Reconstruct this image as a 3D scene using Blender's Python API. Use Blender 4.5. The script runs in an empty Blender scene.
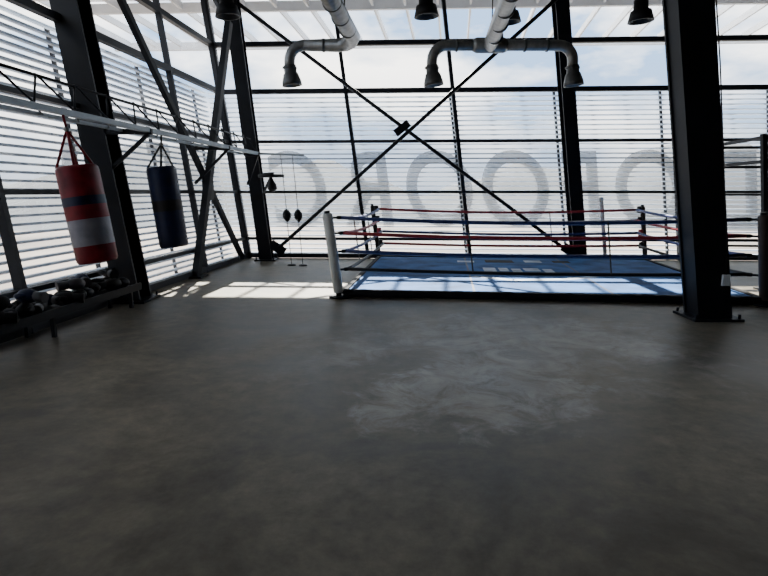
import bpy, math, random
from mathutils import Vector, Matrix
random.seed(4)
S = bpy.context.scene

# ---------------------------------------------------------------- materials
def mat(name, col, rough=0.6, metal=0.0, noise=0.0, nscale=8.0, bump=0.0, spec=0.5):
    m = bpy.data.materials.new(name); m.use_nodes = True
    nt = m.node_tree; b = nt.nodes['Principled BSDF']
    b.inputs['Base Color'].default_value = (*col, 1)
    b.inputs['Roughness'].default_value = rough
    b.inputs['Metallic'].default_value = metal
    b.inputs['Specular IOR Level'].default_value = spec
    tc = nt.nodes.new('ShaderNodeTexCoord')
    n = nt.nodes.new('ShaderNodeTexNoise'); n.inputs['Scale'].default_value = nscale
    n.inputs['Detail'].default_value = 5
    nt.links.new(tc.outputs['Object'], n.inputs['Vector'])
    r = nt.nodes.new('ShaderNodeValToRGB')
    a = max(0, 1 - noise)
    r.color_ramp.elements[0].position = .3; r.color_ramp.elements[1].position = .7
    r.color_ramp.elements[0].color = (col[0]*a, col[1]*a, col[2]*a, 1)
    k = 1 + noise
    r.color_ramp.elements[1].color = (min(1, col[0]*k), min(1, col[1]*k), min(1, col[2]*k), 1)
    nt.links.new(n.outputs['Fac'], r.inputs['Fac'])
    nt.links.new(r.outputs['Color'], b.inputs['Base Color'])
    if bump:
        bp = nt.nodes.new('ShaderNodeBump'); bp.inputs['Strength'].default_value = bump
        nt.links.new(n.outputs['Fac'], bp.inputs['Height'])
        nt.links.new(bp.outputs['Normal'], b.inputs['Normal'])
    return m

M_steel = mat('black_painted_steel', (.006, .007, .010), .55, 0, .3, 3, spec=.2)
M_mull = mat('dark_mullion', (.012, .014, .02), .55, 0, .2, 3, spec=.3)
M_galv = mat('galvanised_steel', (.27, .27, .26), .42, .6, .2, 14)
M_galvd = mat('dull_galvanised_steel', (.12, .12, .115), .5, .5, .2, 14)
M_rail = mat('grey_rail', (.24, .28, .31), .5, .2, .15, 6)
M_white = mat('white_paint', (.8, .8, .8), .5, 0, .05, 3)
M_joist = mat('white_joist', (.60, .62, .65), .6, 0, .08, 3)
M_red = mat('red_vinyl', (.19, .005, .014), .5, 0, .4, 6, .1, spec=.3)
M_bagw = mat('white_vinyl', (.25, .25, .30), .5, 0, .25, 7, .1)
M_navy = mat('navy_vinyl', (.005, .011, .045), .5, 0, .3, 6, .1, spec=.3)
M_blk = mat('black_rubber', (.008, .008, .009), .6, 0, .3, 9, spec=.3)
M_rr = mat('red_rope', (.36, .02, .035), .6, 0, .2, 20)
M_rb = mat('blue_rope', (.02, .035, .16), .6, 0, .2, 20)
M_rw = mat('white_rope', (.55, .56, .62), .6, 0, .15, 20)
M_print = mat('faded_print', (.42, .48, .56), .7, 0, .4, 5, spec=.1)
M_postw = mat('post_pad_white', (.66, .66, .62), .6, 0, .15, 5)
M_postb = mat('post_brown', (.04, .022, .017), .6, 0, .2, 5)
M_dark = mat('dark_wall_paint', (.055, .050, .042), .8, 0, .15, 1)
M_ceil = mat('ceiling_deck', (.075, .070, .06), .8, 0, .1, 1)
M_grey = mat('grey_leather', (.05, .05, .055), .5, 0, .2, 5)
M_skirt = mat('ring_skirt', (.010, .010, .012), .8, 0, .3, 4, spec=.2)
M_ridge = mat('dark_ridge_tone', (.10, .105, .11), .95, 0, .4, .03, spec=.05)  # dark tone for the added ridge behind the louvers

def slat_mat():
    m = bpy.data.materials.new('translucent_louver'); m.use_nodes = True
    nt = m.node_tree; nt.nodes.clear()
    o = nt.nodes.new('ShaderNodeOutputMaterial'); mx = nt.nodes.new('ShaderNodeMixShader')
    t = nt.nodes.new('ShaderNodeBsdfTranslucent'); g = nt.nodes.new('ShaderNodeBsdfDiffuse')
    tc = nt.nodes.new('ShaderNodeTexCoord'); n = nt.nodes.new('ShaderNodeTexNoise'); n.inputs['Scale'].default_value = .8
    nt.links.new(tc.outputs['Object'], n.inputs['Vector'])
    r = nt.nodes.new('ShaderNodeValToRGB'); r.color_ramp.elements[0].position=.3; r.color_ramp.elements[1].position=.7
    r.color_ramp.elements[0].color = (.62, .68, .76, 1); r.color_ramp.elements[1].color = (.76, .80, .85, 1)
    nt.links.new(n.outputs['Fac'], r.inputs[0])
    nt.links.new(r.outputs[0], t.inputs[0]); nt.links.new(r.outputs[0], g.inputs[0])
    mx.inputs[0].default_value = .38
    nt.links.new(g.outputs[0], mx.inputs[1]); nt.links.new(t.outputs[0], mx.inputs[2])
    nt.links.new(mx.outputs[0], o.inputs[0]); return m
M_slat = slat_mat()

def glass_mat():
    m = bpy.data.materials.new('clear_glazing'); m.use_nodes = True
    nt = m.node_tree; nt.nodes.clear()
    o = nt.nodes.new('ShaderNodeOutputMaterial'); mx = nt.nodes.new('ShaderNodeMixShader')
    t = nt.nodes.new('ShaderNodeBsdfTransparent'); g = nt.nodes.new('ShaderNodeBsdfGlossy')
    t.inputs[0].default_value = (.92, .94, .95, 1); g.inputs['Roughness'].default_value = .02
    mx.inputs[0].default_value = .04
    nt.links.new(t.outputs[0], mx.inputs[1]); nt.links.new(g.outputs[0], mx.inputs[2])
    nt.links.new(mx.outputs[0], o.inputs[0]); return m
M_glass = glass_mat()
def film_mat():
    m = bpy.data.materials.new('letter_film'); m.use_nodes = True
    nt = m.node_tree; nt.nodes.clear()
    o = nt.nodes.new('ShaderNodeOutputMaterial'); mx = nt.nodes.new('ShaderNodeMixShader')
    t = nt.nodes.new('ShaderNodeBsdfTransparent'); g = nt.nodes.new('ShaderNodeBsdfDiffuse')
    g.inputs[0].default_value = (.16, .165, .18, 1)
    mx.inputs[0].default_value = .46
    nt.links.new(t.outputs[0], mx.inputs[1]); nt.links.new(g.outputs[0], mx.inputs[2])
    nt.links.new(mx.outputs[0], o.inputs[0]); return m
M_film = film_mat()

def floor_mat():
    m = bpy.data.materials.new('worn_concrete'); m.use_nodes = True
    nt = m.node_tree; b = nt.nodes['Principled BSDF']; L = nt.links.new
    tc = nt.nodes.new('ShaderNodeTexCoord')
    def noise(sc, det=6, rough=.6, dist=0.0):
        n = nt.nodes.new('ShaderNodeTexNoise'); n.inputs['Scale'].default_value = sc
        n.inputs['Detail'].default_value = det; n.inputs['Roughness'].default_value = rough
        n.inputs['Distortion'].default_value = dist
        L(tc.outputs['Object'], n.inputs['Vector']); return n
    def ramp(src, p0, p1, c0, c1):
        r = nt.nodes.new('ShaderNodeValToRGB'); e = r.color_ramp.elements
        e[0].position = p0; e[1].position = p1; e[0].color = (*c0, 1); e[1].color = (*c1, 1)
        L(src, r.inputs['Fac']); return r
    def math_(op, a, bb):
        n = nt.nodes.new('ShaderNodeMath'); n.operation = op
        for i, v in enumerate((a, bb)):
            if isinstance(v, (int, float)): n.inputs[i].default_value = v
            else: L(v, n.inputs[i])
        return n.outputs[0]
    big = noise(.75, 9, .66, .5)
    base = ramp(big.outputs['Fac'], .36, .66, (.100, .084, .058), (.31, .268, .195))
    fine = noise(6, 9, .75)
    fr = ramp(fine.outputs['Fac'], .32, .70, (.55, .55, .55), (1.0, 1.0, 1.0))
    mul = nt.nodes.new('ShaderNodeMixRGB'); mul.blend_type = 'MULTIPLY'; mul.inputs[0].default_value = 1
    L(base.outputs[0], mul.inputs[1]); L(fr.outputs[0], mul.inputs[2])
    wob = noise(1.6, 8, .66, .5)
    dust = noise(2.6, 12, .76, 1.4)
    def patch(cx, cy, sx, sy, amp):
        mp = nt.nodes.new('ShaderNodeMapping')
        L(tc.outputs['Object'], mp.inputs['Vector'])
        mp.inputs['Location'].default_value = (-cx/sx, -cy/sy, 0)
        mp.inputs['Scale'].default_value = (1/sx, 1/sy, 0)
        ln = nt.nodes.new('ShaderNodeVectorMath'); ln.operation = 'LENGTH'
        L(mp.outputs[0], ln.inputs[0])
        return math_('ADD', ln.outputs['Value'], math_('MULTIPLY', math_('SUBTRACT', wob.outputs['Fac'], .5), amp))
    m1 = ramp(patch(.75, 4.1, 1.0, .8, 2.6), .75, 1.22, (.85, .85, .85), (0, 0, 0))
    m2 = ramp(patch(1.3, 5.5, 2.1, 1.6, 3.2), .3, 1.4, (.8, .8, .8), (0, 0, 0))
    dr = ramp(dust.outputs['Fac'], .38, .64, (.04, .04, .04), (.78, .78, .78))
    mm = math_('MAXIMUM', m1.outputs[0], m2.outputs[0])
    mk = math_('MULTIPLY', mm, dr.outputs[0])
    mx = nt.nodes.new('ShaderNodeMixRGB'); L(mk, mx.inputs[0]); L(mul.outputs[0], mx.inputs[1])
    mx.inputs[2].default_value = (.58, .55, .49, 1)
    L(mx.outputs[0], b.inputs['Base Color'])
    rr = ramp(big.outputs['Fac'], .3, .7, (.42,)*3, (.62,)*3)
    L(rr.outputs[0], b.inputs['Roughness'])
    b.inputs['Specular IOR Level'].default_value = .2
    bp = nt.nodes.new('ShaderNodeBump'); bp.inputs['Strength'].default_value = .08
    L(fine.outputs['Fac'], bp.inputs['Height']); L(bp.outputs[0], b.inputs['Normal'])
    return m
M_floor = floor_mat()
M_canvas = mat('blue_canvas', (.032, .10, .26), .8, 0, .42, 2.6, .05, spec=.12)
M_ground = mat('hazy_ground', (.13, .105, .085), .9, 0, .6, .05)

# ---------------------------------------------------------------- builder
class B:
    def __init__(s): s.v = []; s.f = []; s.m = []; s.mats = []; s.sm = []
    def mi(s, m):
        if m not in s.mats: s.mats.append(m)
        return s.mats.index(m)
    def add(s, vs, fs, m, smooth=False):
        o = len(s.v); s.v += [tuple(v) for v in vs]
        k = s.mi(m)
        for f in fs: s.f.append([i+o for i in f]); s.m.append(k); s.sm.append(smooth)
    def hexa(s, c, m):
        s.add(c, [(3,2,1,0),(4,5,6,7),(0,1,5,4),(1,2,6,5),(2,3,7,6),(3,0,4,7)], m)
    def box(s, a, b, m):
        x0,y0,z0 = a; x1,y1,z1 = b
        s.hexa([(x0,y0,z0),(x1,y0,z0),(x1,y1,z0),(x0,y1,z0),(x0,y0,z1),(x1,y0,z1),(x1,y1,z1),(x0,y1,z1)], m)
    def beam(s, p, q, w, h, m, side=None):
        p = Vector(p); q = Vector(q); d = (q-p).normalized()
        sd = Vector(side) if side else (Vector((0,0,1)).cross(d) if abs(d.z) < .95 else Vector((1,0,0)))
        sd = (sd - d*sd.dot(d)).normalized(); u = d.cross(sd)
        a = sd*w/2; b = u*h/2
        s.hexa([p-a-b, p+a-b, p+a+b, p-a+b, q-a-b, q+a-b, q+a+b, q-a+b], m)
    def slab_col(s, p, q, x0, x1, y0, y1, m):
        p = Vector(p); q = Vector(q); c = []
        for o in (p, q):
            for dx, dy in ((x0,y0),(x1,y0),(x1,y1),(x0,y1)): c.append(o+Vector((dx,dy,0)))
        s.hexa(c, m)
    def lathe(s, p, q, prof, m, n=20, cap=True, mf=None):
        p = Vector(p); q = Vector(q); d = (q-p).normalized()
        a = d.orthogonal().normalized(); b = d.cross(a)
        o = len(s.v)
        for t, r in prof:
            c = p + (q-p)*t
            for i in range(n):
                an = 2*math.pi*i/n; s.v.append(tuple(c + a*math.cos(an)*r + b*math.sin(an)*r))
        for j in range(len(prof)-1):
            k = s.mi(mf(j) if mf else m)
            for i in range(n):
                i2 = (i+1) % n
                s.f.append([o+j*n+i, o+j*n+i2, o+(j+1)*n+i2, o+(j+1)*n+i]); s.m.append(k); s.sm.append(True)
        if cap:
            k = s.mi(mf(0) if mf else m)
            s.f.append([o+i for i in range(n)][::-1]); s.m.append(k); s.sm.append(False)
            e = o+(len(prof)-1)*n
            s.f.append([e+i for i in range(n)]); s.m.append(k); s.sm.append(False)
    def cyl(s, p, q, r, m, n=12): s.lathe(p, q, [(0,r),(1,r)], m, n)
    def tube(s, pts, r, m, n=10):
        pts = [Vector(p) for p in pts]; o = len(s.v); k = s.mi(m)
        t0 = (pts[1]-pts[0]).normalized(); a = t0.orthogonal().normalized()
        for i, p in enumerate(pts):
            t = (pts[min(i+1,len(pts)-1)]-pts[max(i-1,0)]).normalized()
            a = (a - t*a.dot(t)).normalized(); b = t.cross(a)
            rr = r[i] if isinstance(r, (list, tuple)) else r
            for j in range(n):
                an = 2*math.pi*j/n; s.v.append(tuple(p+a*math.cos(an)*rr+b*math.sin(an)*rr))
        for i in range(len(pts)-1):
            for j in range(n):
                j2=(j+1)%n
                s.f.append([o+i*n+j,o+i*n+j2,o+(i+1)*n+j2,o+(i+1)*n+j]); s.m.append(k); s.sm.append(True)
        s.f.append([o+j for j in range(n)][::-1]); s.m.append(k); s.sm.append(False)
        e=o+(len(pts)-1)*n
        s.f.append([e+j for j in range(n)]); s.m.append(k); s.sm.append(False)
    def ell(s, c, r, m, rot=0, nu=12, nv=8, tilt=0):
        c = Vector(c); R = Matrix.Rotation(rot, 3, 'Z') @ Matrix.Rotation(tilt, 3, 'Y'); vs=[]; fs=[]
        for j in range(1, nv):
            ph = math.pi*j/nv
            for i in range(nu):
                th = 2*math.pi*i/nu
                vs.append(c+R@Vector((r[0]*math.sin(ph)*math.cos(th), r[1]*math.sin(ph)*math.sin(th), r[2]*math.cos(ph))))
        for j in range(nv-2):
            for i in range(nu):
                i2=(i+1)%nu; fs.append((j*nu+i,(j+1)*nu+i,(j+1)*nu+i2,j*nu+i2))
        t=len(vs); vs.append(c+R@Vector((0,0,r[2]))); vs.append(c-R@Vector((0,0,r[2])))
        for i in range(nu):
            i2=(i+1)%nu; fs.append((t,i,i2)); fs.append((t+1,(nv-2)*nu+i2,(nv-2)*nu+i))
        s.add(vs, fs, m, True)
    def make(s, name):
        me = bpy.data.meshes.new(name); me.from_pydata(s.v, [], s.f)
        for m in s.mats: me.materials.append(m)
        me.polygons.foreach_set('material_index', s.m)
        me.polygons.foreach_set('use_smooth', s.sm)
        me.update()
        o = bpy.data.objects.new(name, me); S.collection.objects.link(o)
        return o
V = Vector
LEAN = -0.13          # the raked steel frame leans this much in x per metre of height
H = 5.7
def back(s, z, off=0.0): return Vector((-3.15+s+LEAN*z, 12.9-.05*s-off, z))
def left(s, z, off=0.0): return Vector((-3.15-.095*s+LEAN*z+off, 12.9-s, z))

# ---------------------------------------------------------------- shell
b = B()
fl = [(-4.95,-6),(12,-6),(12,12.15),(-3.15,12.9)]
b.hexa([(x,y,-.3) for x,y in fl]+[(x,y,0) for x,y in fl], M_floor); b.make('floor')
b = B()
b.hexa([(x,y,z) for z in (H, H+.25) for x,y in ((-6.6,-6.2),(12,-6.2),(12,12.4),(-4.3,13.1))], M_ceil)
for i in range(7):
    y = -4+i*2.6
    b.beam((-5.0,y,H-.12),(11.2,y,H-.12),.15,.24,M_ceil)
b.make('ceiling')
b = B(); b.hexa([(12,-6.2,-.3),(12.2,-6.2,-.3),(12.2,12.15,-.3),(12,12.15,-.3),
                 (12+LEAN*H,-6.2,H),(12.2+LEAN*H,-6.2,H),(12.2+LEAN*H,12.15,H),(12+LEAN*H,12.15,H)], M_dark); b.make('wall_right')
b = B(); b.box((-6.3,-6.2,-.3),(12.1,-6,H),M_dark); b.make('wall_rear')

ZL = [.06, .45, 1.5, 2.6, 3.67, 4.65, 5.62]
TH = (.06, 4.65, 3.67)
SX = (.47,2.79,5.11,7.43,9.75,12.07,14.39)
b = B()
SE = 15.1
b.add([back(0,0,-.02),back(SE,0,-.02),back(SE,H,-.02),back(0,H,-.02)],[(0,1,2,3)],M_glass)
for i,z in enumerate(ZL):
    b.beam(back(0,z),back(SE,z),.10,.10 if z in TH else .06,M_mull)
for s in (.05,)+SX:
    b.slab_col(back(s,0),back(s,H),-.04,.04,-.07,.05,M_mull)
b.make('window_1')
b = B()
LE = 18.8
b.add([left(0,0,-.02),left(LE,0,-.02),left(LE,H,-.02),left(0,H,-.02)],[(0,1,2,3)],M_glass)
for z in ZL:
    b.beam(left(0,z),left(LE,z),.10,.10 if z in TH else .06,M_mull)
for i in range(9):
    s = .05+i*2.32
    b.slab_col(left(s,0),left(s,H),-.05,.05,-.04,.04,M_mull)
b.make('window_2')

def louver(fn, s0, s1, posts, off, ztop=3.72):
    b = B(); z = -.55
    while z < ztop:
        b.beam(fn(s0,z,off),fn(s1,z,off),.082,.030,M_slat); z += .104
    for s in posts:
        b.beam(fn(s,-.6,off-.07),fn(s,ztop,off-.07),.05,.05,M_mull,side=(1,0,0))
    b.beam(fn(s0,-.6,off),fn(s1,-.6,off),.12,.1,M_slat)
    b.make('louver_screen')
louver(back,-.4,15.0,SX,-.5)
louver(left,-.4,18.2,[.05+i*2.32 for i in range(8)],-.5)

def letters(items, fn, name, off, leftwall=False):
    col = B()
    for ch, s, z0, hgt in items:
        cu = bpy.data.curves.new('t','FONT'); cu.body = ch; cu.size = hgt*1.38; cu.extrude=.01; cu.offset=.03
        cu.align_x='CENTER'
        o = bpy.data.objects.new('t',cu); S.collection.objects.link(o)
        bpy.context.view_layer.update()
        ev = o.evaluated_get(bpy.context.evaluated_depsgraph_get())
        me = ev.to_mesh(); vs=[]
        for v in me.vertices:
            x = v.co.x*.84
            p = fn(s - x if not leftwall else s+x, z0+v.co.y, off)
            vs.append(p + (V((0,v.co.z,0)) if not leftwall else V((v.co.z,0,0))))
        col.add(vs,[tuple(p.vertices) for p in me.polygons],M_film)
        ev.to_mesh_clear()
        bpy.data.objects.remove(o)
    col.make(name)
letters([('C',1.35,.75,1.75),('R',3.0,.75,1.75),('O',4.65,.75,1.75),('O',6.4,.75,1.75),('F',7.95,.75,1.75),('O',9.45,.75,1.75),('D',11.2,.75,1.75)],back,'sign_lettering',-.62)
letters([('E',2.0,.75,1.75),('O',4.2,.75,1.75),('O',6.9,.75,1.75)],left,'sign_lettering',-.62,True)

# outside overhang: white joists
b = B()
s = -4
while s < 18:
    p = back(s,H,-.1); q = back(s+.5,H-.05,-4.2)
    b.beam((p.x,p.y,5.85),(q.x,q.y,5.72),.05,.16,M_joist); s += .75
for off,z in ((-.25,5.80),(-1.2,5.78),(-4.2,5.66)):
    b.beam(back(-4,0,off)+V((-.7,0,z)),back(18,0,off)+V((-.7,0,z)),.10,.22,M_joist)
b.hexa([v+V((0,0,dz)) for dz in (6.05,6.12) for v in (back(-4,0,-.1),back(18,0,-.1),back(18,0,-1.5),back(-4,0,-1.5))],M_joist)  # added deck strip, sized to keep the sun off the near floor
b.make('roof_overhang')

b = B(); b.add([(-400,-200,-6),(500,-200,-6),(500,700,-6),(-400,700,-6)],[(0,1,2,3)],M_ground); b.make('ground')
# added ridge, put in to darken the view between the louver slats
b = B(); vs=[]; n=90
for i in range(n+1):
    a = math.radians(-75+150*i/n)      # sweep of the horizon seen from the building
    r0=190; hgt = 9+5*math.sin(i*.23)+3*math.sin(i*.61+1)+1.2*math.sin(i*1.7)
    for rad,z in ((r0-60,-6.1),(r0-25,hgt*.35),(r0,hgt),(r0+30,hgt*.8),(r0+60,-6.1)):
        vs.append((math.sin(a)*rad, math.cos(a)*rad, z))
fs=[(i*5+j,(i+1)*5+j,(i+1)*5+j+1,i*5+j+1) for i in range(n) for j in range(4)]
b.add(vs,fs,M_ridge,True); b.make('added_dark_ridge')

# ---------------------------------------------------------------- steel frame
def hcol(foot, lean, w, d, th=.035, extra=None, boxed=False):
    b = B(); x,y = foot; top = V((x+lean*H, y, H)); p = V((x,y,0.02))
    b.slab_col(p,top,-w/2,w/2,-d/2,-d/2+th,M_steel)
    b.slab_col(p,top,-w/2,w/2,d/2-th,d/2,M_steel)
    b.slab_col(p,top,-th/2,th/2,-d/2+th,d/2-th,M_steel)
    if boxed:
        b.slab_col(p,top,-w/2+.02,-w/2+.04,-d/2+th,d/2-th,M_steel); b.slab_col(p,top,w/2-.04,w/2-.02,-d/2+th,d/2-th,M_steel)
    b.box((x-w/2-.09,y-d/2-.09,0),(x+w/2+.09,y+d/2+.09,.03),M_steel)
    for sx in(-1,1):
        for sy in(-1,1): b.cyl((x+sx*(w/2+.05),y+sy*(d/2+.05),.03),(x+sx*(w/2+.05),y+sy*(d/2+.05),.08),.016,M_steel,8)
    if extra: extra(b)
    return b.make('steel_column')
def rc_extra(b):
    b.box((3.95,6.44,.42),(4.03,6.475,.55),M_white)
    b.tube([(3.99,6.46,.55),(3.96,6.46,.9),(3.86,6.46,1.6),(3.68,6.46,2.9),(3.53,6.46,3.8)],.008,M_blk,6)
hcol((3.93,6.65),-.158,.40,.34,extra=rc_extra,boxed=True)
hcol((-3.52,7.75),-.135,.34,.40)
hcol((-2.62,12.45),-.10,.28,.3)
hcol((4.27,12.2),-.13,.28,.3)
hcol((11.1,11.8),-.13,.28,.3)

b = B()
y0=12.35
P = lambda x,z: V((x, y0-.05*(x+2.6), z))
b.cyl(P(-3.1,5.4),P(3.95,.25),.04,M_steel,10)
q0=P(3.62,5.45)+V((0,-.1,0)); q1=P(-2.3,.3)+V((0,-.1,0)); b.cyl(q0,q1,.04,M_steel,10)
c=P(.38,2.82)+V((0,-.05,0))
b.beam(c-V((.14,0,.11)),c+V((.14,0,.11)),.06,.16,M_steel)
for p in (P(-2.35,.28),P(4.0,.25)): b.beam(p+V((-.15,0,.1)),p+V((.15,0,-.1)),.04,.2,M_steel)
b.make('cross_brace')
b = B()
b.beam((-3.36,9.9,0),(-3.02,11.6,4.75),.12,.12,M_steel)
b.beam((-3.84,8.1,4.75),(-3.05,12.0,.1),.09,.09,M_steel)
b.box((-3.34,10.45,1.35),(-3.2,10.7,1.7),M_steel)
b.beam((-3.02,11.6,4.75),(-3.55,12.3,5.6),.1,.1,M_steel)
b.beam((-3.84,8.1,4.75),(-4.1,7.8,5.6),.09,.09,M_steel)
b.box((-3.5,9.7,0),(-3.2,10.1,.03),M_steel)
b.make('cross_brace')

# ---------------------------------------------------------------- bag rail
rx = lambda y: -3.26+.095*(y-5.9)
b = B()
R = lambda y,z,dx=0: V((rx(y)+dx,y,z))
b.beam(R(2.5,2.3),R(12.2,2.3),.08,.06,M_rail)
b.beam(R(2.5,2.30,-.34),R(12.2,2.30,-.34),.04,.04,M_rail)
b.cyl(R(2.5,2.66,-.17),R(12.2,2.60,-.17),.016,M_steel,8)
y=2.5
while y<12:
    b.cyl(R(y,2.33),R(y+.3,2.65,-.17),.012,M_steel,6); b.cyl(R(y+.3,2.65,-.17),R(y+.6,2.33,-.0),.012,M_steel,6)
    b.cyl(R(y,2.3),R(y+.6,2.3,-.34),.009,M_steel,6)
    y+=.6
for yy,xw in ((7.6,-3.85),(10.4,-3.5),(12.1,-2.95),(4.9,-4.1)):
    b.beam((xw,yy,2.28),R(yy,2.28,.05),.05,.07,M_steel)
    b.beam((xw+.05,yy,1.65),R(yy,2.25),.045,.045,M_steel)
b.beam(R(12.1,2.3),(-1.6,11.4,2.22),.04,.04,M_rail)
b.make('punching_bag_rail')

def bag(top, bot, r, mf, hook, straps):
    b = B()
    prof=[(0,.0*r+.02),(0.0,r*.9),(.02,r*.98),(.05,r),(.30,r),(.31,r*1.01),(.40,r*1.01),(.41,r),(.54,r*1.01),(.55,r),(.81,r),(.82,r*.99),(.96,r*.98),(.99,r*.9),(1,.03)]
    b.lathe(top,bot,prof,None,24,True,mf)
    top=V(top); hook=V(hook)
    ring=hook-(hook-top)*.28
    b.cyl(hook,ring,.014,straps,8)
    for a in range(4):
        an=a*math.pi/2+.4
        b.cyl(ring,top+V((math.cos(an)*r*.9,math.sin(an)*r*.9,-.03)),.014,straps,6)
    b.ell(ring,(.03,.03,.03),M_galv)
    b.make('punching_bag')
bag((-3.17,5.9,1.76),(-3.03,5.9,.76),.205,lambda j: M_bagw if 8<=j<=9 else (M_navy if j in(5,) else M_red),R(5.9,2.27),M_red)
bag((-3.10,7.95,1.84),(-2.98,7.95,.72),.20,lambda j: M_navy if j!=7 else M_blk,R(7.95,2.27),M_blk)

for x,yy in ((-1.98,11.5),(-1.74,11.45)):
    b = B()
    b.cyl((x-.09,yy,2.23),(x,yy,1.1),.008,M_blk,6); b.cyl((x,yy,.95),(x+.07,yy,.02),.008,M_blk,6)
    b.lathe((x-.012,yy,1.16),(x+.012,yy,.90),[(0,.015),(.12,.05),(.35,.085),(.6,.087),(.85,.055),(1,.015)],M_blk,14)
    b.lathe((x+.07,yy,.035),(x+.07,yy,0),[(0,.03),(.3,.08),(1,.09)],M_blk,12)
    b.make('double_end_bag')
b = B()
b.lathe((-2.35,11.9,1.86),(-2.35,11.9,1.80),[(0,.27),(1,.27)],M_blk,24)
b.beam((-2.6,12.3,1.88),(-2.3,11.8,1.88),.06,.04,M_steel)
b.beam((-2.6,12.3,1.5),(-2.35,11.9,1.82),.04,.04,M_steel)
b.lathe((-2.35,11.9,1.80),(-2.33,11.9,1.5),[(0,.02),(.15,.035),(.5,.09),(.8,.1),(1,.03)],M_blk,14)
b.make('speed_bag')

# ---------------------------------------------------------------- ring
FL=V((-.57,8.0,0)); ex=V((5.62,-.61,0)); ey=V((.47,4.35,0))
def RG(u,v,z): return FL+ex*u+ey*v+V((0,0,z))
ring = bpy.data.objects.new('boxing_ring',None); S.collection.objects.link(ring)
def child(o): o.parent=ring
b=B()
def slab(u0,u1,v0,v1,z0,z1,m): b.hexa([RG(u,v,z) for z in(z0,z1) for u,v in((u0,v0),(u1,v0),(u1,v1),(u0,v1))],m)
slab(0,1,0,1,0,.08,M_skirt); child(b.make('platform'))
b=B(); slab(.004,.996,.005,.995,.08,.095,M_canvas)
child(b.make('canvas'))
b=B()
zc=.0952
for u0,u1,v0,v1 in ((.38,.42,.50,.62),(.43,.46,.52,.62),(.47,.50,.50,.60),(.51,.56,.53,.62),(.57,.60,.50,.60)):
    slab(u0,u1,v0,v1,zc,zc+.0006,M_print)
for u0,v0,u1,v1 in ((.34,.36,.45,.28),(.45,.28,.60,.32),(.60,.32,.70,.40)):
    b.beam(RG(u0,v0,zc+.001),RG(u1,v1,zc+.001),.16,.002,M_print)
for u in (.33,.67): slab(u-.003,u+.003,.01,.99,zc,zc+.0004,M_navy)
slab(.30,.36,.80,.86,zc,zc+.0006,M_print); slab(.40,.50,.80,.9,zc,zc+.0006,M_skirt); slab(.54,.6,.82,.9,zc,zc+.0006,M_print); slab(.64,.70,.82,.9,zc,zc+.0006,M_skirt)
child(b.make('canvas_print'))
b=B(); slab(-.005,1.005,-.012,.008,.04,.11,M_skirt); slab(-.005,.008,0,1,.06,.115,M_skirt); slab(.992,1.005,0,1,.06,.115,M_skirt); slab(0,1,.992,1.01,.06,.115,M_skirt)
for i in range(70):
    u=random.random(); b.ell(RG(u,-.006,.05+random.random()*.05),(.07+random.random()*.08,.035,.025),M_skirt,-.1)
child(b.make('edge_cover'))
corners=[(-.012,-.015,M_postw,.072),(1.012,-.005,M_postb,.075),(1.0,1.0,M_postb,.05),(0,1.0,M_blk,.05)]
tops=[]
PZ=[.40,.66,.92,1.14]
for i,(u,v,m,r) in enumerate(corners):
    b=B(); p=RG(u,v,0); q=p+V((-.13*1.24,0,1.24))
    b.cyl(p,q,r*.6,M_steel,12)
    b.lathe(p+(q-p)*.06,p+(q-p)*.97,[(0,r*.9),(.02,r),(.98,r),(1,r*.85)],m,16)
    b.lathe(p,p+V((0,0,.03)),[(0,.15),(1,.15)],M_steel,16)
    child(b.make('corner_post_%d'%(i+1)))
    tops.append((p,q))
cols=[M_blk,M_rb,M_rr,M_rb]
cen=RG(.5,.5,0)
for k,z in enumerate(PZ):
    b=B(); C=[]
    for ci,(p,q) in enumerate(tops):
        c=p+(q-p)*(z/1.24); d=(cen-p); d.z=0; d.normalize(); c2=c+d*.2
        b.cyl(c,c2,.016,M_blk,8); C.append(c2)
        if ci in (2,3): b.lathe(c2-d*.09+V((0,0,-.07)),c2-d*.09+V((0,0,.07)),[(0,.04),(.1,.05),(.9,.05),(1,.04)],[M_blk,M_rr,M_blk,M_blk][k],12)
        else: b.lathe(c2-d*.06,c2+d*.03,[(0,.02),(.2,.028),(.8,.028),(1,.02)],M_blk,10)
    for i in range(4):
        a=C[i]; e=C[(i+1)%4]
        pts=[]
        for t in range(13):
            t/=12; pts.append(a+(e-a)*t+V((0,0,-.035*4*t*(1-t)*(1+.3*k))))
        b.tube(pts,.026,cols[k] if i!=2 else [M_rr,M_rb,M_rw,M_rr][k],8)
    child(b.make('rope_%d'%(k+1)))
b=B()
for i in range(4):
    (p0,q0),(p1,q1)=tops[i],tops[(i+1)%4]
    for t in (.33,.67):
        a=p0+(q0-p0)*(.38/1.24); c=p0+(q0-p0)*(1.10/1.24)
        a1=p1+(q1-p1)*(.38/1.24); c1=p1+(q1-p1)*(1.10/1.24)
        A=a+(a1-a)*t; C2=c+(c1-c)*t; d=(cen-A); d.z=0; d.normalize()
        b.beam(A+d*.1,C2+d*.1,.02,.006,M_grey)
child(b.make('rope_ties'))

b=B()
b.cyl((4.78,12.0,0),(4.6,12.0,1.35),.04,M_white,12); b.lathe((4.78,12.0,0),(4.78,12.0,.03),[(0,.14),(1,.14)],M_steel,16)
b.ell((4.6,12,1.36),(.05,.05,.035),M_white)
b.make('stanchion_post')

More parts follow.
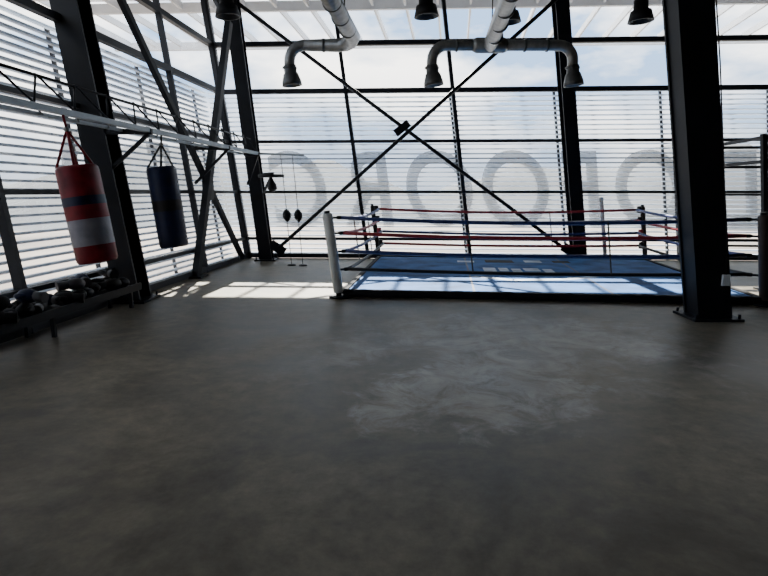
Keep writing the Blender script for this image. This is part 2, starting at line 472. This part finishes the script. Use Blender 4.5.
b=B()
pts=[(5.95,8.6),(8.2,8.35),(6.15,10.6),(8.4,10.35)]
for x,yy in pts:
    b.slab_col((x,yy,0),(x-.3,yy,2.35),-.035,.035,-.035,.035,M_steel); b.box((x-.12,yy-.12,0),(x+.12,yy+.12,.02),M_steel)
def rr(i,j,z,w=.05,m=M_steel):
    b.beam((pts[i][0]-.3*z/2.35,pts[i][1],z),(pts[j][0]-.3*z/2.35,pts[j][1],z),w,w,m)
for z in (2.3,1.95): rr(0,1,z); rr(2,3,z); rr(0,2,z); rr(1,3,z)
for z in (.5,1.0,1.45): rr(0,1,z,.04); rr(2,3,z,.04)
for i in range(6):
    t=(i+.5)/6
    x=5.95+2.25*t; yy=8.6-.25*t
    b.ell((x-.06,yy-.02,.5+.1),(.12,.09,.1),M_blk); b.ell((x-.1,yy-.02,1.1),(.12,.09,.09),M_grey if i%2 else M_blk)
b.make('training_rig')

# ---------------------------------------------------------------- ducts
def arc(c, a, b_, n=6):
    return [c+a*math.cos(t*math.pi/2/n)+b_*math.sin(t*math.pi/2/n) for t in range(n+1)]
def nozzle(b, x, y, z):
    b.lathe((x,y,z+.02),(x+.03,y,z-.24),[(0,.085),(.35,.085),(.42,.10),(.8,.13),(1,.135),(1,.11),(.5,.07)],M_galvd,20,False)
    b.lathe((x,y,z+.0),(x,y,z-.02),[(0,.098),(1,.098)],M_galvd,20)
zd=3.45
b=B()
def ribs(p,q,r,n):
    p=V(p);q=V(q)
    for i in range(n):
        c=p+(q-p)*((i+.5)/n); d=(q-p).normalized()*.012
        b.cyl(c-d,c+d,r+.01,M_galvd,20)
b.tube([(1.0,3.0,zd),(1.43,8.0,zd)],.095,M_galv,20); ribs((1.0,3.0,zd),(1.43,7.8,zd),.095,9)
l=[V((1.43,8,zd)),V((.85,8,zd))]+arc(V((.85,8,zd-.2)),V((0,0,.2)),V((-.2,0,0)))[1:]+[V((.65,8,zd-.3))]
b.tube(l,.072,M_galv,20); nozzle(b,.65,8,zd-.28)
l=[V((1.43,8,zd)),V((2.36,8,zd))]+arc(V((2.36,8,zd-.2)),V((0,0,.2)),V((.2,0,0)))[1:]+[V((2.56,8,zd-.3))]
b.tube(l,.072,M_galv,20); nozzle(b,2.56,8,zd-.28)
b.lathe((1.2,8,zd),(1.66,8,zd),[(0,.08),(.1,.10),(.9,.10),(1,.08)],M_galv,20)
for x in(1.9,.98,2.2): b.cyl((x-.012,8,zd),(x+.012,8,zd),.085,M_galvd,20)
for y in (4.2,7.0): b.cyl((1.43-.086*(8-y),y,zd),(1.43-.086*(8-y),y,H),.008,M_steel,6)
b.cyl((1.43,7.9,zd),(1.43,7.9,H),.008,M_steel,6)
b.make('ventilation_duct')
b=B()
pts=[V((-.86,3.0,zd)),V((-.40,7.6,zd)),V((-.44,7.8,zd)),V((-.5,7.92,zd)),V((-.62,8,zd)),V((-1.08,8,zd))]
b.tube(pts,[.095,.095,.095,.092,.088,.072],M_galv,20); ribs((-.86,3.0,zd),(-.42,7.5,zd),.095,9)
l=[V((-1.0,8,zd))]+arc(V((-1.08,8,zd-.2)),V((0,0,.2)),V((-.2,0,0)))+[V((-1.28,8,zd-.3))]
b.tube(l,.072,M_galv,20); nozzle(b,-1.28,8,zd-.28)
b.cyl((-.80,8,zd),(-.83,8,zd),.088,M_galvd,20)
for y in (4.2,7.0): b.cyl((-.40-.1*(7.6-y),y,zd),(-.40-.1*(7.6-y),y,H),.008,M_steel,6)
b.make('ventilation_duct')

for x,yy,z in ((-2.37,9,4.12),(.62,9,4.12),(1.95,9.4,4.15),(3.85,9,4.05)):
    b=B()
    b.cyl((x-.1,yy,H-.02),(x,yy,z+.3),.012,M_blk,8)
    b.lathe((x,yy,z+.32),(x+.02,yy,z-.02),[(0,.05),(.1,.10),(.5,.11),(.55,.15),(1,.19),(1,.16),(.7,.1)],M_blk,20,False)
    b.lathe((x,yy,z+.34),(x,yy,z+.31),[(0,.04),(1,.09)],M_blk,16)
    b.lathe((x+.015,yy,z+.08),(x+.015,yy,z+.05),[(0,.12),(1,.13)],M_grey,16)
    b.make('high_bay_lamp')

# ---------------------------------------------------------------- shelf + gloves
b=B()
LW=lambda y,off,z: V((-3.15-.095*(12.9-y)+off,y,z))
b.hexa([LW(2.5,.04,.24),LW(2.5,.44,.24),LW(7.35,.44,.24),LW(7.35,.04,.24),LW(2.5,.04,.28),LW(2.5,.44,.28),LW(7.35,.44,.28),LW(7.35,.04,.28)],M_steel)
for y in (2.7,4.2,5.7,7.2):
    b.beam(LW(y,.38,0),LW(y,.38,.24),.04,.04,M_steel); b.beam(LW(y,.10,0),LW(y,.10,.24),.04,.04,M_steel)
b.beam(LW(2.5,.44,.27),LW(7.35,.44,.27),.03,.09,M_steel)
b.make('equipment_shelf')
b=B()
y=3.6; cs=[M_blk]*6+[M_grey,M_navy]
while y<7.15:
    for off in ((.14,.31) if random.random()<.8 else (.22,)):
        zc2=.281
        for lay in range(2 if random.random()<.35 else 1):
            m=random.choice(cs); rot=random.uniform(-3,3); s_=random.uniform(.8,1.05)
            c=LW(y+random.uniform(-.05,.05),off+random.uniform(-.02,.02),zc2+.075*s_+lay*.13)
            b.ell(c,(.12*s_,.08*s_,.075*s_),m,rot)
            Rm=Matrix.Rotation(rot,3,'Z')
            b.ell(c+Rm@V((.02,.075*s_,.01)),(.065,.03,.032),m,rot+.2)
            a=c+Rm@V((-.08,0,0)); e=c+Rm@V((-.19,0,-.01)); b.lathe(a,e,[(0,.05),(.5,.05),(1,.056)],random.choice([m,m,m,M_grey,M_galvd]),12)
    y+=random.uniform(.17,.25)
b.make('boxing_gloves')

# ---------------------------------------------------------------- sky, sun, camera
w=bpy.data.worlds.new('sky'); S.world=w; w.use_nodes=True; nt=w.node_tree; L=nt.links.new
bg=nt.nodes['Background']; tc=nt.nodes.new('ShaderNodeTexCoord')
mp=nt.nodes.new('ShaderNodeMapping'); mp.inputs['Scale'].default_value=(1,1,2.6); L(tc.outputs['Generated'],mp.inputs[0])
n=nt.nodes.new('ShaderNodeTexNoise'); n.inputs['Scale'].default_value=3.0; n.inputs['Detail'].default_value=8; n.inputs['Roughness'].default_value=.55; L(mp.outputs[0],n.inputs[0])
r=nt.nodes.new('ShaderNodeValToRGB'); e=r.color_ramp.elements
e[0].position=.42; e[0].color=(.24,.38,.60,1); e[1].position=.58; e[1].color=(1.3,1.25,1.18,1)
L(n.outputs['Fac'],r.inputs[0])
sp=nt.nodes.new('ShaderNodeSeparateXYZ'); L(tc.outputs['Generated'],sp.inputs[0])
hr=nt.nodes.new('ShaderNodeValToRGB'); e=hr.color_ramp.elements
e[0].position=.0; e[0].color=(1,1,1,1); e[1].position=.20; e[1].color=(0,0,0,1); L(sp.outputs['Z'],hr.inputs[0])
mx=nt.nodes.new('ShaderNodeMixRGB'); L(hr.outputs[0],mx.inputs[0]); L(r.outputs[0],mx.inputs[1]); mx.inputs[2].default_value=(.27,.31,.37,1)
L(mx.outputs[0],bg.inputs[0]); bg.inputs[1].default_value=4.2
sl=bpy.data.lights.new('sun','SUN'); sl.energy=42; sl.angle=math.radians(.8); sl.color=(1,.95,.86)
so=bpy.data.objects.new('sun',sl); S.collection.objects.link(so)
so.rotation_euler=V((.06,-1,-.93)).to_track_quat('-Z','Y').to_euler()
so.location=(0,20,15)

cd=bpy.data.cameras.new('camera'); cd.sensor_width=36; cd.lens=26.25; cd.clip_end=2000
co=bpy.data.objects.new('camera',cd); S.collection.objects.link(co)
co.location=(0,0,1.5); co.rotation_euler=(math.radians(80.27),0,0)
S.camera=co
